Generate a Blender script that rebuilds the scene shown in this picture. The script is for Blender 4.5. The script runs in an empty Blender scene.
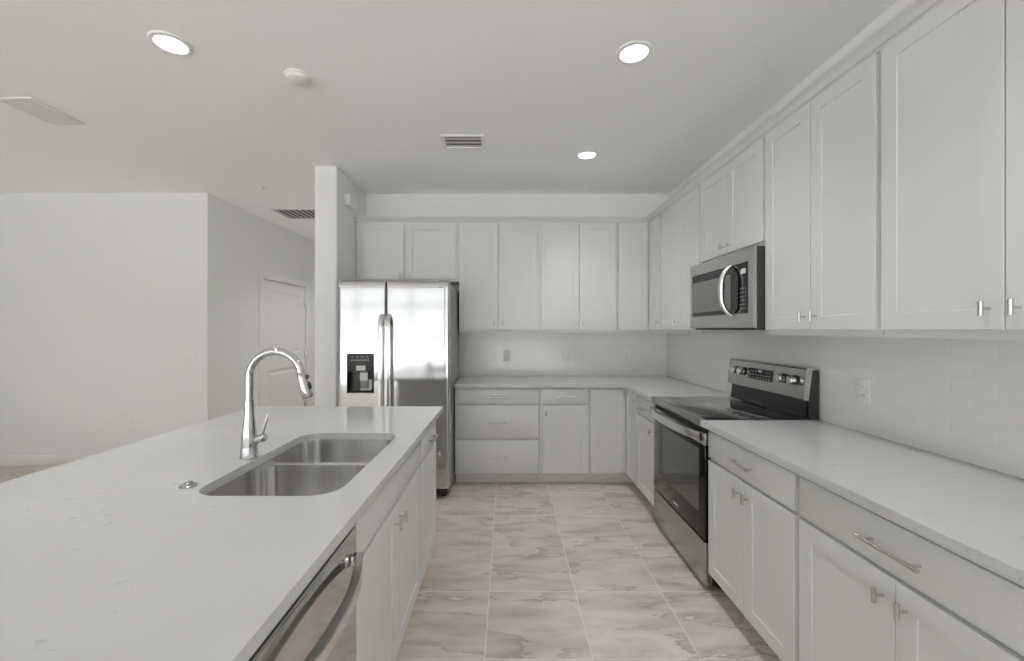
import bpy, bmesh, math, random
from mathutils import Vector, Matrix

S = bpy.context.scene
COL = S.collection
PI = math.pi

# ------------------------------------------------------------------ camera
F_PX = 420.0
cam_data = bpy.data.cameras.new('camera')
cam = bpy.data.objects.new('camera', cam_data)
COL.objects.link(cam)
H = 1.394
cam.location = (0, 0, H)
cam.rotation_euler = (PI / 2, 0, 0)
cam_data.sensor_fit = 'HORIZONTAL'
cam_data.sensor_width = 36.0
cam_data.lens = 36.0 * F_PX / 1024
cam_data.shift_x = (512 - 507) / 1024
cam_data.shift_y = -(330.5 - 329.6) / 1024
cam_data.clip_start = 0.02
S.camera = cam

# ------------------------------------------------------------------ sky, exposure
SKY_STRENGTH = 1.7
world = bpy.data.worlds.new('world')
S.world = world
world.use_nodes = True
wn = world.node_tree
wn.nodes.clear()
w_out = wn.nodes.new('ShaderNodeOutputWorld')
w_bg = wn.nodes.new('ShaderNodeBackground')
w_bg.inputs['Color'].default_value = (0.95, 0.975, 1.0, 1)
w_bg.inputs['Strength'].default_value = SKY_STRENGTH
wn.links.new(w_bg.outputs[0], w_out.inputs[0])

S.view_settings.view_transform = 'Standard'
S.view_settings.look = 'None'
S.view_settings.exposure = 0.18
S.view_settings.gamma = 1.0
S.view_settings.use_curve_mapping = False
S.cycles.max_bounces = 14
S.cycles.diffuse_bounces = 9
S.cycles.glossy_bounces = 6
S.cycles.use_denoising = True
S.cycles.sample_clamp_indirect = 6.0

LAMP_STRENGTH = 4.0
CAN_WATTS = 38.0

# sun over the roof: it lights the patio outside the windows, not the room directly
sun_d = bpy.data.lights.new('sun', 'SUN')
sun_d.energy = 26.0
sun_d.angle = 0.01
sun = bpy.data.objects.new('sun', sun_d)
COL.objects.link(sun)
sun.location = (0, 0, 12)
sun.rotation_euler = (math.radians(-28), math.radians(-22), 0)

# rear and added left-hand window openings (x0, x1) / (y0, y1); daylight comes in through them
REAR_Y, LEFT_X = -3.6, -5.35
WIN_Z0, WIN_Z1 = 0.06, 2.62
REAR_WINS = [(-5.2, -1.05), (-0.8, 1.55)]
ADDED_LEFT_WINS = [(-3.4, -1.4)]  # unseen window, added to let in more side daylight


def portal(loc, rot, sx, sy):
    ld = bpy.data.lights.new('daylight_portal', 'AREA')
    ld.shape = 'RECTANGLE'
    ld.size, ld.size_y = sx, sy
    ld.cycles.is_portal = True
    o = bpy.data.objects.new('daylight_portal', ld)
    COL.objects.link(o)
    o.location = loc
    o.rotation_euler = rot


for a, b in REAR_WINS:
    portal(((a + b) / 2, REAR_Y - 0.09, (WIN_Z0 + WIN_Z1) / 2), (PI / 2, 0, 0), b - a, WIN_Z1 - WIN_Z0)
for a, b in ADDED_LEFT_WINS:
    portal((LEFT_X - 0.09, (a + b) / 2, (WIN_Z0 + WIN_Z1) / 2), (PI / 2, 0, -PI / 2), b - a, WIN_Z1 - WIN_Z0)


# ------------------------------------------------------------------ materials
def new_mat(name):
    m = bpy.data.materials.new(name)
    m.use_nodes = True
    nt = m.node_tree
    return m, nt, nt.nodes['Principled BSDF']


def srgb(r, g, b):
    def f(c):
        c /= 255.0
        return c / 12.92 if c <= 0.04045 else ((c + 0.055) / 1.055) ** 2.4
    return (f(r), f(g), f(b), 1)


def simple(name, col, rough=0.5, metal=0.0, spec=0.5, bump=0.0, bscale=60.0, coat=0.0, vary=0.0):
    m, nt, p = new_mat(name)
    p.inputs['Base Color'].default_value = col
    p.inputs['Roughness'].default_value = rough
    p.inputs['Metallic'].default_value = metal
    p.inputs['Specular IOR Level'].default_value = spec
    p.inputs['Coat Weight'].default_value = coat
    p.inputs['Coat Roughness'].default_value = 0.05
    g = nt.nodes.new('ShaderNodeNewGeometry')
    n = nt.nodes.new('ShaderNodeTexNoise')
    n.inputs['Scale'].default_value = bscale
    n.inputs['Detail'].default_value = 3
    nt.links.new(g.outputs['Position'], n.inputs['Vector'])
    if bump:
        b = nt.nodes.new('ShaderNodeBump')
        b.inputs['Strength'].default_value = bump
        b.inputs['Distance'].default_value = 0.002
        nt.links.new(n.outputs['Fac'], b.inputs['Height'])
        nt.links.new(b.outputs[0], p.inputs['Normal'])
    # a breath of unevenness in the gloss
    r = nt.nodes.new('ShaderNodeMapRange')
    r.inputs['To Min'].default_value = max(0.0, rough - 0.03 - vary)
    r.inputs['To Max'].default_value = min(1.0, rough + 0.03 + vary)
    nt.links.new(n.outputs['Fac'], r.inputs['Value'])
    nt.links.new(r.outputs[0], p.inputs['Roughness'])
    return m


M = {}
M['wall'] = simple('wall_paint', (0.81, 0.812, 0.806, 1), 0.85, spec=0.25, bump=0.12, bscale=90)
M['ceiling'] = simple('ceiling_paint', (0.94, 0.945, 0.947, 1), 0.9, spec=0.2, bump=0.2, bscale=45)
M['trim'] = simple('trim_paint', (0.82, 0.815, 0.80, 1), 0.4)
M['cabinet'] = simple('cabinet_paint', (0.675, 0.678, 0.671, 1), 0.33, spec=0.45, bump=0.02, bscale=200)
M['toe'] = simple('toe_kick_paint', (0.78, 0.775, 0.76, 1), 0.5)
M['plastic'] = simple('white_plastic', (0.80, 0.795, 0.78, 1), 0.35)
M['plate'] = simple('outlet_plastic', (0.83, 0.825, 0.81, 1), 0.3)
M['slot'] = simple('dark_slot', (0.05, 0.05, 0.05, 1), 0.6)
M['ventgap'] = simple('vent_duct', (0.28, 0.28, 0.277, 1), 0.8)
M['chrome'] = simple('chrome', (0.56, 0.56, 0.555, 1), 0.07, metal=1.0)
M['nickel'] = simple('brushed_nickel', (0.66, 0.655, 0.64, 1), 0.22, metal=1.0)
M['black'] = simple('black_plastic', (0.012, 0.012, 0.012, 1), 0.35)
M['darkgrey'] = simple('dark_grey_enamel', (0.035, 0.035, 0.034, 1), 0.4)
M['greycase'] = simple('grey_case_paint', (0.29, 0.29, 0.285, 1), 0.45)
M['glass_black'] = simple('black_glass', (0.006, 0.006, 0.006, 1), 0.04, spec=0.4, coat=0.0)
M['cooktop'] = simple('black_ceramic_glass', (0.02, 0.02, 0.02, 1), 0.06, spec=0.8, coat=1.0)
M['ovenglass'] = simple('oven_window_glass', (0.022, 0.022, 0.021, 1), 0.05, spec=0.7, coat=0.5)
M['mwglass'] = simple('microwave_window_glass', (0.10, 0.10, 0.097, 1), 0.08, spec=0.8, coat=0.5)
M['print'] = simple('pale_print', (0.55, 0.55, 0.54, 1), 0.5)
M['paper'] = simple('paper', (0.75, 0.745, 0.73, 1), 0.7)
M['ring'] = simple('burner_ring_print', (0.11, 0.11, 0.11, 1), 0.12, coat=0.8)
M['returngap'] = simple('return_duct', (0.16, 0.16, 0.158, 1), 0.8)
M['concrete'] = simple('patio_concrete', (0.60, 0.60, 0.597, 1), 0.85, bump=0.2)
M['lens'] = simple('display_window', (0.004, 0.004, 0.004, 1), 0.1, coat=0.5)


def steel(name, col=(0.60, 0.60, 0.59, 1), rough=0.16, stretch=(3, 3, 260), bump=0.02):
    m, nt, p = new_mat(name)
    p.inputs['Base Color'].default_value = col
    p.inputs['Metallic'].default_value = 1.0
    g = nt.nodes.new('ShaderNodeNewGeometry')
    mp = nt.nodes.new('ShaderNodeMapping')
    mp.inputs['Scale'].default_value = stretch
    nt.links.new(g.outputs['Position'], mp.inputs['Vector'])
    n = nt.nodes.new('ShaderNodeTexNoise')
    n.inputs['Scale'].default_value = 2.0
    n.inputs['Detail'].default_value = 5
    nt.links.new(mp.outputs[0], n.inputs['Vector'])
    r = nt.nodes.new('ShaderNodeMapRange')
    r.inputs['To Min'].default_value = rough - 0.05
    r.inputs['To Max'].default_value = rough + 0.06
    nt.links.new(n.outputs['Fac'], r.inputs['Value'])
    nt.links.new(r.outputs[0], p.inputs['Roughness'])
    b = nt.nodes.new('ShaderNodeBump')
    b.inputs['Strength'].default_value = bump
    b.inputs['Distance'].default_value = 0.001
    nt.links.new(n.outputs['Fac'], b.inputs['Height'])
    nt.links.new(b.outputs[0], p.inputs['Normal'])
    return m


M['steel'] = steel('stainless_steel', (0.58, 0.58, 0.572, 1), 0.10, bump=0.004)
M['handle'] = steel('polished_handle_steel', (0.80, 0.80, 0.79, 1), 0.18)
M['steel_dark'] = steel('stainless_steel_range', (0.47, 0.47, 0.46, 1), 0.24)
M['sink'] = steel('sink_steel', (0.70, 0.695, 0.685, 1), 0.17, (40, 40, 1), 0.04)


def math_node(nt, op, a=None, b=None, va=0.0, vb=0.0):
    n = nt.nodes.new('ShaderNodeMath')
    n.operation = op
    if a is not None:
        nt.links.new(a, n.inputs[0])
    else:
        n.inputs[0].default_value = va
    if b is not None:
        nt.links.new(b, n.inputs[1])
    else:
        n.inputs[1].default_value = vb
    return n.outputs[0]


def mix_col(nt, fac, a, b):
    n = nt.nodes.new('ShaderNodeMix')
    n.data_type = 'RGBA'
    if hasattr(fac, 'default_value') or not isinstance(fac, float):
        nt.links.new(fac, n.inputs[0])
    else:
        n.inputs[0].default_value = fac
    for k, v in ((6, a), (7, b)):
        if isinstance(v, tuple):
            n.inputs[k].default_value = v
        else:
            nt.links.new(v, n.inputs[k])
    return n.outputs[2]


def ramp(nt, fac, stops, interp='LINEAR'):
    n = nt.nodes.new('ShaderNodeValToRGB')
    cr = n.color_ramp
    cr.interpolation = interp
    while len(cr.elements) < len(stops):
        cr.elements.new(0.5)
    for e, (pos, c) in zip(cr.elements, stops):
        e.position = pos
        e.color = c if isinstance(c, tuple) else (c, c, c, 1)
    nt.links.new(fac, n.inputs['Fac'])
    return n.outputs['Color']


def floor_material():
    m, nt, p = new_mat('floor_tile')
    L = nt.links
    g = nt.nodes.new('ShaderNodeNewGeometry')
    sep = nt.nodes.new('ShaderNodeSeparateXYZ')
    L.new(g.outputs['Position'], sep.inputs[0])
    T = 0.4572
    u = math_node(nt, 'DIVIDE', math_node(nt, 'ADD', sep.outputs[0], vb=0.094 + 20 * T), vb=T)
    v = math_node(nt, 'DIVIDE', math_node(nt, 'ADD', sep.outputs[1], vb=-1.777 + 30 * T), vb=T)
    fu, fv = math_node(nt, 'FRACT', u), math_node(nt, 'FRACT', v)
    iu, iv = math_node(nt, 'FLOOR', u), math_node(nt, 'FLOOR', v)

    def edge(f):
        return math_node(nt, 'MINIMUM', f, math_node(nt, 'SUBTRACT', b=f, va=1.0))
    e = math_node(nt, 'MINIMUM', edge(fu), edge(fv))
    grout = nt.nodes.new('ShaderNodeMapRange')
    grout.interpolation_type = 'SMOOTHSTEP'
    grout.inputs['From Min'].default_value = 0.0035
    grout.inputs['From Max'].default_value = 0.0075
    grout.inputs['To Min'].default_value = 1.0
    grout.inputs['To Max'].default_value = 0.0
    L.new(e, grout.inputs['Value'])
    cell = nt.nodes.new('ShaderNodeCombineXYZ')
    L.new(iu, cell.inputs[0]); L.new(iv, cell.inputs[1])
    wnz = nt.nodes.new('ShaderNodeTexWhiteNoise')
    wnz.noise_dimensions = '3D'
    L.new(cell.outputs[0], wnz.inputs['Vector'])
    # every tile shows its own piece of the stone: position + per-tile offset
    off = nt.nodes.new('ShaderNodeVectorMath'); off.operation = 'SCALE'
    off.inputs['Scale'].default_value = 17.0
    L.new(wnz.outputs['Color'], off.inputs[0])
    pos = nt.nodes.new('ShaderNodeVectorMath'); pos.operation = 'ADD'
    L.new(g.outputs['Position'], pos.inputs[0]); L.new(off.outputs[0], pos.inputs[1])

    def noise(scale, detail, mapping, dist=0.0, rough=0.55):
        mp = nt.nodes.new('ShaderNodeMapping')
        mp.inputs['Scale'].default_value = mapping
        mp.inputs['Rotation'].default_value = (0, 0, -0.16)
        L.new(pos.outputs[0], mp.inputs['Vector'])
        n = nt.nodes.new('ShaderNodeTexNoise')
        n.inputs['Scale'].default_value = scale
        n.inputs['Detail'].default_value = detail
        n.inputs['Roughness'].default_value = rough
        n.inputs['Distortion'].default_value = dist
        L.new(mp.outputs[0], n.inputs['Vector'])
        return n.outputs['Fac']
    bands = noise(2.2, 5, (0.9, 3.0, 1), 0.5)
    veins = noise(1.5, 8, (0.72, 2.5, 1), 0.18, 0.56)
    fine = noise(16, 6, (0.9, 2.2, 1), 0.2)
    base = ramp(nt, bands, [(0.28, srgb(190, 181, 169)), (0.45, srgb(208, 201, 191)), (0.56, srgb(218, 212, 203)), (0.75, srgb(197, 189, 177))])
    # a vein is a sharp step on one side that fades out on the other
    saw = math_node(nt, 'FRACT', math_node(nt, 'MULTIPLY', veins, vb=6.2))
    vein = ramp(nt, saw, [(0.0, 0.0), (0.40, 0.0), (0.80, 0.32), (0.945, 0.62), (0.972, 1.0), (0.990, 0.0)])
    gate = ramp(nt, noise(2.6, 2, (1.0, 1.6, 1)), [(0.33, 0.2), (0.50, 1.0)])
    vstr = math_node(nt, 'MULTIPLY', math_node(nt, 'MULTIPLY', vein, gate), vb=0.70)
    c1 = mix_col(nt, vstr, base, srgb(116, 104, 90))
    c2 = mix_col(nt, math_node(nt, 'MULTIPLY', fine, vb=0.20), c1, srgb(180, 169, 154))
    tone = nt.nodes.new('ShaderNodeMapRange')
    tone.inputs['To Min'].default_value = 0.0
    tone.inputs['To Max'].default_value = 0.14
    L.new(wnz.outputs['Value'], tone.inputs['Value'])
    c3 = mix_col(nt, tone.outputs[0], c2, srgb(172, 162, 148))
    c4 = mix_col(nt, math_node(nt, 'MULTIPLY', grout.outputs[0], vb=0.85), c3, srgb(228, 223, 214))
    L.new(c4, p.inputs['Base Color'])
    rr = nt.nodes.new('ShaderNodeMapRange')
    rr.inputs['To Min'].default_value = 0.42
    rr.inputs['To Max'].default_value = 0.8
    L.new(grout.outputs[0], rr.inputs['Value'])
    L.new(rr.outputs[0], p.inputs['Roughness'])
    p.inputs['Specular IOR Level'].default_value = 0.35
    b = nt.nodes.new('ShaderNodeBump')
    b.inputs['Strength'].default_value = 0.4
    b.inputs['Distance'].default_value = 0.002
    b.invert = True
    L.new(grout.outputs[0], b.inputs['Height'])
    L.new(b.outputs[0], p.inputs['Normal'])
    return m


M['floor'] = floor_material()


def quartz():
    m, nt, p = new_mat('white_quartz')
    L = nt.links
    g = nt.nodes.new('ShaderNodeNewGeometry')

    def noise(scale, detail, dist=0.0, stretch=(1, 1, 1)):
        mp = nt.nodes.new('ShaderNodeMapping')
        mp.inputs['Scale'].default_value = stretch
        L.new(g.outputs['Position'], mp.inputs['Vector'])
        n = nt.nodes.new('ShaderNodeTexNoise')
        n.inputs['Scale'].default_value = scale
        n.inputs['Detail'].default_value = detail
        n.inputs['Distortion'].default_value = dist
        L.new(mp.outputs[0], n.inputs['Vector'])
        return n.outputs['Fac']
    cloud = ramp(nt, noise(2.5, 4, 0.4), [(0.3, (0.555, 0.557, 0.552, 1)), (0.7, (0.585, 0.587, 0.582, 1))])
    speck = ramp(nt, noise(34, 3, 0.6, (0.8, 1.5, 1)), [(0.0, 0.0), (0.655, 0.0), (0.71, 1.0)])
    gate = ramp(nt, noise(3.2, 2), [(0.42, 0.0), (0.62, 1.0)])
    c = mix_col(nt, math_node(nt, 'MULTIPLY', math_node(nt, 'MULTIPLY', speck, gate), vb=0.65), cloud, (0.36, 0.35, 0.32, 1))
    hair = math_node(nt, 'ABSOLUTE', math_node(nt, 'SUBTRACT', noise(3.4, 6, 0.7, (1.0, 1.4, 1)), vb=0.5))
    hv = ramp(nt, hair, [(0.0, 1.0), (0.006, 0.6), (0.012, 0.0)])
    hg = ramp(nt, noise(4.1, 3), [(0.52, 0.0), (0.66, 1.0)])
    c = mix_col(nt, math_node(nt, 'MULTIPLY', math_node(nt, 'MULTIPLY', hv, hg), vb=0.28), c, (0.45, 0.44, 0.41, 1))
    L.new(c, p.inputs['Base Color'])
    p.inputs['Roughness'].default_value = 0.13
    p.inputs['Specular IOR Level'].default_value = 0.5
    return m


M['quartz'] = quartz()


def subway():
    """white 3x6 inch tile; works on the back wall (x,z) and the right-hand wall (y,z)"""
    m, nt, p = new_mat('white_subway_tile')
    L = nt.links
    g = nt.nodes.new('ShaderNodeNewGeometry')
    sep = nt.nodes.new('ShaderNodeSeparateXYZ')
    L.new(g.outputs['Position'], sep.inputs[0])
    s = math_node(nt, 'ADD', sep.outputs[0], sep.outputs[1])
    com = nt.nodes.new('ShaderNodeCombineXYZ')
    L.new(math_node(nt, 'ADD', s, vb=10.03), com.inputs[0])
    L.new(math_node(nt, 'SUBTRACT', sep.outputs[2], vb=0.9135), com.inputs[1])
    br = nt.nodes.new('ShaderNodeTexBrick')
    br.inputs['Scale'].default_value = 1.0
    br.inputs['Brick Width'].default_value = 0.1524
    br.inputs['Row Height'].default_value = 0.0762
    br.inputs['Mortar Size'].default_value = 0.0013
    br.inputs['Mortar Smooth'].default_value = 0.3
    br.inputs['Color1'].default_value = (0.80, 0.795, 0.775, 1)
    br.inputs['Color2'].default_value = (0.815, 0.81, 0.79, 1)
    br.inputs['Mortar'].default_value = (0.745, 0.74, 0.72, 1)
    L.new(com.outputs[0], br.inputs['Vector'])
    L.new(br.outputs['Color'], p.inputs['Base Color'])
    p.inputs['Roughness'].default_value = 0.14
    b = nt.nodes.new('ShaderNodeBump')
    b.inputs['Strength'].default_value = 0.25
    b.inputs['Distance'].default_value = 0.001
    b.invert = True
    L.new(br.outputs['Fac'], b.inputs['Height'])
    L.new(b.outputs[0], p.inputs['Normal'])
    return m


M['subway'] = subway()


def glow(name, col, strength):
    m, nt, p = new_mat(name)
    p.inputs['Base Color'].default_value = (0.8, 0.8, 0.8, 1)
    p.inputs['Emission Color'].default_value = col
    p.inputs['Emission Strength'].default_value = strength
    return m


M['lamp'] = glow('lamp_diffuser', (0.985, 0.99, 1.0, 1), LAMP_STRENGTH)


def pane_mat():
    m = bpy.data.materials.new('window_pane')
    m.use_nodes = True
    nt = m.node_tree
    nt.nodes.clear()
    o = nt.nodes.new('ShaderNodeOutputMaterial')
    mx = nt.nodes.new('ShaderNodeMixShader')
    t = nt.nodes.new('ShaderNodeBsdfTransparent')
    g = nt.nodes.new('ShaderNodeBsdfGlossy')
    g.inputs['Roughness'].default_value = 0.02
    f = nt.nodes.new('ShaderNodeFresnel')
    f.inputs['IOR'].default_value = 1.3
    nt.links.new(f.outputs[0], mx.inputs[0])
    nt.links.new(t.outputs[0], mx.inputs[1])
    nt.links.new(g.outputs[0], mx.inputs[2])
    nt.links.new(mx.outputs[0], o.inputs[0])
    return m


M['pane'] = pane_mat()


# ------------------------------------------------------------------ mesh helpers
def bmn():
    return bmesh.new()


def box(bm, x0, x1, y0, y1, z0, z1, bev=0.0, seg=2):
    ps = [(x, y, z) for x in (x0, x1) for y in (y0, y1) for z in (z0, z1)]
    v = [bm.verts.new(p) for p in ps]
    fs = [(0, 1, 3, 2), (4, 6, 7, 5), (0, 4, 5, 1), (2, 3, 7, 6), (0, 2, 6, 4), (1, 5, 7, 3)]
    faces = [bm.faces.new([v[i] for i in f]) for f in fs]
    if bev > 0:
        es = list({e for f in faces for e in f.edges})
        bmesh.ops.bevel(bm, geom=es, offset=bev, segments=seg, affect='EDGES', profile=0.5)
    return bm


def ring_verts(bm, pts):
    return [bm.verts.new(p) for p in pts]


def bridge(bm, a, b):
    n = len(a)
    for i in range(n):
        bm.faces.new((a[i], a[(i + 1) % n], b[(i + 1) % n], b[i]))


def rrect(x0, x1, y0, y1, r, n=6):
    """rounded rectangle, counter-clockwise"""
    out = []
    for cx, cy, a0 in ((x1 - r, y1 - r, 0), (x0 + r, y1 - r, PI / 2), (x0 + r, y0 + r, PI), (x1 - r, y0 + r, 1.5 * PI)):
        for i in range(n + 1):
            a = a0 + PI / 2 * i / n
            out.append((cx + r * math.cos(a), cy + r * math.sin(a)))
    return out


def tube(bm, pts, rad, n=14, cap=True):
    pts = [Vector(p) for p in pts]
    rads = rad if isinstance(rad, (list, tuple)) else [rad] * len(pts)
    t0 = (pts[1] - pts[0]).normalized()
    ref = Vector((0, 0, 1)) if abs(t0.z) < 0.9 else Vector((1, 0, 0))
    nrm = (ref - t0 * ref.dot(t0)).normalized()
    prev, first, last = None, None, None
    for i, p in enumerate(pts):
        if i == 0:
            t = t0
        elif i == len(pts) - 1:
            t = (pts[i] - pts[i - 1]).normalized()
        else:
            t = ((pts[i + 1] - p).normalized() + (p - pts[i - 1]).normalized()).normalized()
        nrm = (nrm - t * nrm.dot(t)).normalized()
        b = t.cross(nrm)
        r = [bm.verts.new(p + (nrm * math.cos(2 * PI * k / n) + b * math.sin(2 * PI * k / n)) * rads[i]) for k in range(n)]
        if prev:
            bridge(bm, prev, r)
        else:
            first = r
        prev = last = r
    if cap:
        bm.faces.new(first[::-1])
        bm.faces.new(last)
    return bm


def sweep_rect(bm, pts, w, h, wdir):
    """flat bar of section w (along wdir) x h swept along pts"""
    pts = [Vector(p) for p in pts]
    wd = Vector(wdir)
    prev = first = None
    for i, p in enumerate(pts):
        if i == 0:
            t = pts[1] - pts[0]
        elif i == len(pts) - 1:
            t = pts[i] - pts[i - 1]
        else:
            t = pts[i + 1] - pts[i - 1]
        t.normalize()
        nn = t.cross(wd).normalized()
        c = 0.22
        prof = []
        for a, b in ((1 - c, 1), (1, 1 - c), (1, -1 + c), (1 - c, -1), (-1 + c, -1), (-1, -1 + c), (-1, 1 - c), (-1 + c, 1)):
            prof.append(p + wd * (a * w / 2) + nn * (b * h / 2))
        r = [bm.verts.new(q) for q in prof]
        if prev:
            bridge(bm, prev, r)
        else:
            first = r
        prev = r
    bm.faces.new(first[::-1])
    bm.faces.new(prev)
    return bm


def lathe(bm, prof, c=(0, 0, 0), axis='z', n=28, cap0=True, cap1=True):
    prev = first = None
    for r, h in prof:
        pts = []
        for k in range(n):
            a = 2 * PI * k / n
            x, y = r * math.cos(a), r * math.sin(a)
            if axis == 'z':
                q = (c[0] + x, c[1] + y, c[2] + h)
            elif axis == 'y':
                q = (c[0] + x, c[1] + h, c[2] + y)
            else:
                q = (c[0] + h, c[1] + x, c[2] + y)
            pts.append(q)
        v = ring_verts(bm, pts)
        if prev:
            bridge(bm, prev, v)
        else:
            first = v
        prev = v
    if cap0:
        bm.faces.new(first[::-1])
    if cap1:
        bm.faces.new(prev)
    return bm


def smooth_ok(me, ang=35):
    for p in me.polygons:
        p.use_smooth = True
    me.set_sharp_from_angle(angle=math.radians(ang))


def obj(name, bm, mat, parent=None, smooth=True, shift=None):
    bmesh.ops.recalc_face_normals(bm, faces=bm.faces)
    if shift is not None:
        bmesh.ops.translate(bm, verts=bm.verts, vec=shift)
    me = bpy.data.meshes.new(name)
    bm.to_mesh(me)
    bm.free()
    if smooth:
        smooth_ok(me)
    me.materials.append(mat)
    o = bpy.data.objects.new(name, me)
    COL.objects.link(o)
    if parent is not None:
        o.parent = parent
    return o


def tag(o, label, cat, group=None):
    o['label'] = label
    o['category'] = cat
    if group:
        o['group'] = group
    return o


def thing(name, label, cat, loc=(0, 0, 0), rotz=0.0, group=None):
    o = bpy.data.objects.new(name, None)
    o.empty_display_size = 0.1
    COL.objects.link(o)
    o.location = loc
    o.rotation_euler = (0, 0, rotz)
    return tag(o, label, cat, group)


def struct(name, bm, mat, parent=None, smooth=False):
    o = obj(name, bm, mat, parent, smooth)
    if parent is None:
        o['kind'] = 'structure'
    return o


def struct_root(name, loc=(0, 0, 0), rotz=0):
    o = bpy.data.objects.new(name, None)
    COL.objects.link(o)
    o.location = loc
    o.rotation_euler = (0, 0, rotz)
    o['kind'] = 'structure'
    return o


def dup(root, loc, label, rotz=None, group=None):
    r = root.copy()
    COL.objects.link(r)
    r.location = loc
    if rotz is not None:
        r.rotation_euler = (0, 0, rotz)
    r['label'] = label
    if group:
        r['group'] = group
    for ch in list(root.children):
        c = ch.copy()
        COL.objects.link(c)
        c.parent = r
        for g in ch.children:
            d = g.copy()
            COL.objects.link(d)
            d.parent = c
    return r


# ------------------------------------------------------------------ room shell
CEIL = 2.80
WALL_R, WALL_B = 1.67, 4.36
FIN_X0, FIN_X1, FIN_Y = -1.657, -1.463, 3.61      # end of the wall beside the refrigerator
LIV_Y, LIV_X = 4.32, -3.08                        # living-room wall and its corner to the hall
HALL_Y = 8.2

b = bmn(); box(b, LEFT_X - 0.2, WALL_R + 0.2, REAR_Y - 0.2, HALL_Y + 0.2, -0.12, 0)
struct('floor', b, M['floor'])
b = bmn(); box(b, LEFT_X - 0.2, WALL_R + 0.2, REAR_Y - 0.2, HALL_Y + 0.2, CEIL, CEIL + 0.12)
struct('ceiling', b, M['ceiling'])
b = bmn(); box(b, FIN_X1, WALL_R + 0.2, WALL_B, WALL_B + 0.15, 0, CEIL)
struct('wall_back', b, M['wall'])
b = bmn(); box(b, WALL_R, WALL_R + 0.2, REAR_Y, WALL_B, 0, CEIL)
struct('wall_right', b, M['wall'])
b = bmn(); box(b, FIN_X0, FIN_X1, FIN_Y, HALL_Y, 0, CEIL, 0.012, 3)
struct('wall_partition', b, M['wall'], smooth=True)
b = bmn(); box(b, LEFT_X, LIV_X, LIV_Y, LIV_Y + 0.15, 0, CEIL)
struct('wall_front', b, M['wall'])
b = bmn(); box(b, LIV_X - 0.15, FIN_X0, HALL_Y, HALL_Y + 0.15, 0, CEIL)
struct('wall_end', b, M['wall'])
# hall wall with a door opening
DY0, DY1, DZ = 5.285, 6.44, 2.05
b = bmn()
box(b, LIV_X - 0.15, LIV_X, LIV_Y + 0.15, DY0, 0, CEIL)
box(b, LIV_X - 0.15, LIV_X, DY1, HALL_Y, 0, CEIL)
box(b, LIV_X - 0.15, LIV_X, DY0, DY1, DZ, CEIL)
box(b, LIV_X - 0.16, LIV_X - 0.10, DY0, DY1, 0, DZ)  # backing slab added to stop daylight leaking past the door leaf
struct('wall_hall', b, M['wall'])

# rear and left walls, behind and beside the camera, with the rear windows and an added left one


def wall_with_windows(name, along, fixed0, fixed1, lo, hi, wins):
    bm = bmn()

    def bx(a, c, z0, z1):
        if along == 'x':
            box(bm, a, c, fixed0, fixed1, z0, z1)
        else:
            box(bm, fixed0, fixed1, a, c, z0, z1)
    edges = [lo] + [e for w in wins for e in w] + [hi]
    for i in range(0, len(edges), 2):
        bx(edges[i], edges[i + 1], 0, CEIL)
    for a, c in wins:
        bx(a, c, 0, WIN_Z0)
        bx(a, c, WIN_Z1, CEIL)
    struct(name, bm, M['wall'])


wall_with_windows('wall_rear', 'x', REAR_Y - 0.2, REAR_Y, LEFT_X, WALL_R + 0.2, REAR_WINS)
wall_with_windows('wall_left', 'y', LEFT_X - 0.2, LEFT_X, REAR_Y, LIV_Y + 0.15, ADDED_LEFT_WINS)
wi = 0
for along, wins in (('x', REAR_WINS), ('y', ADDED_LEFT_WINS)):
    for a, c in wins:
        wi += 1
        w = c - a
        n = max(2, round(w / 1.4))
        loc = ((a + c) / 2, REAR_Y - 0.1, 0) if along == 'x' else (LEFT_X - 0.1, (a + c) / 2, 0)
        root = struct_root('window_%d' % wi, loc, 0 if along == 'x' else PI / 2)
        bm = bmn()
        box(bm, -w / 2, w / 2, -0.04, 0.04, WIN_Z0, WIN_Z0 + 0.06)
        box(bm, -w / 2, w / 2, -0.04, 0.04, WIN_Z1 - 0.06, WIN_Z1)
        box(bm, -w / 2, w / 2, -0.04, 0.04, 2.03, 2.11)
        for k in range(n + 1):
            x = -w / 2 + 0.03 + (w - 0.06) * k / n
            box(bm, x - 0.03, x + 0.03, -0.04, 0.04, WIN_Z0 + 0.06, WIN_Z1 - 0.06)
        struct('window_frame', bm, M['trim'], root)
        for k in range(n):
            x0 = -w / 2 + 0.03 + (w - 0.06) * k / n + 0.03
            x1 = -w / 2 + 0.03 + (w - 0.06) * (k + 1) / n - 0.03
            bm = bmn()
            box(bm, x0, x1, -0.004, 0.004, WIN_Z0 + 0.06, 2.03)
            box(bm, x0, x1, -0.004, 0.004, 2.11, WIN_Z1 - 0.06)
            struct('pane', bm, M['pane'], root)
b = bmn(); box(b, -30, 30, -40, REAR_Y - 0.25, -0.25, -0.05)
box(b, -40, LEFT_X - 0.25, REAR_Y - 0.2, 20, -0.25, -0.05)
struct('ground', b, M['concrete'])

# baseboards


def baseboard(name, x0, x1, y0, y1):
    bm = bmn(); box(bm, x0, x1, y0, y1, 0.0, 0.1, 0.004, 2)
    struct(name, bm, M['trim'], smooth=True)


baseboard('baseboard_front', LEFT_X + 0.02, LIV_X + 0.014, LIV_Y - 0.014, LIV_Y)
baseboard('baseboard_hall', LIV_X, LIV_X + 0.014, LIV_Y + 0.001, DY0 - 0.09)
baseboard('baseboard_partition', FIN_X0 - 0.013, FIN_X1 + 0.013, FIN_Y - 0.014, FIN_Y)

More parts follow.
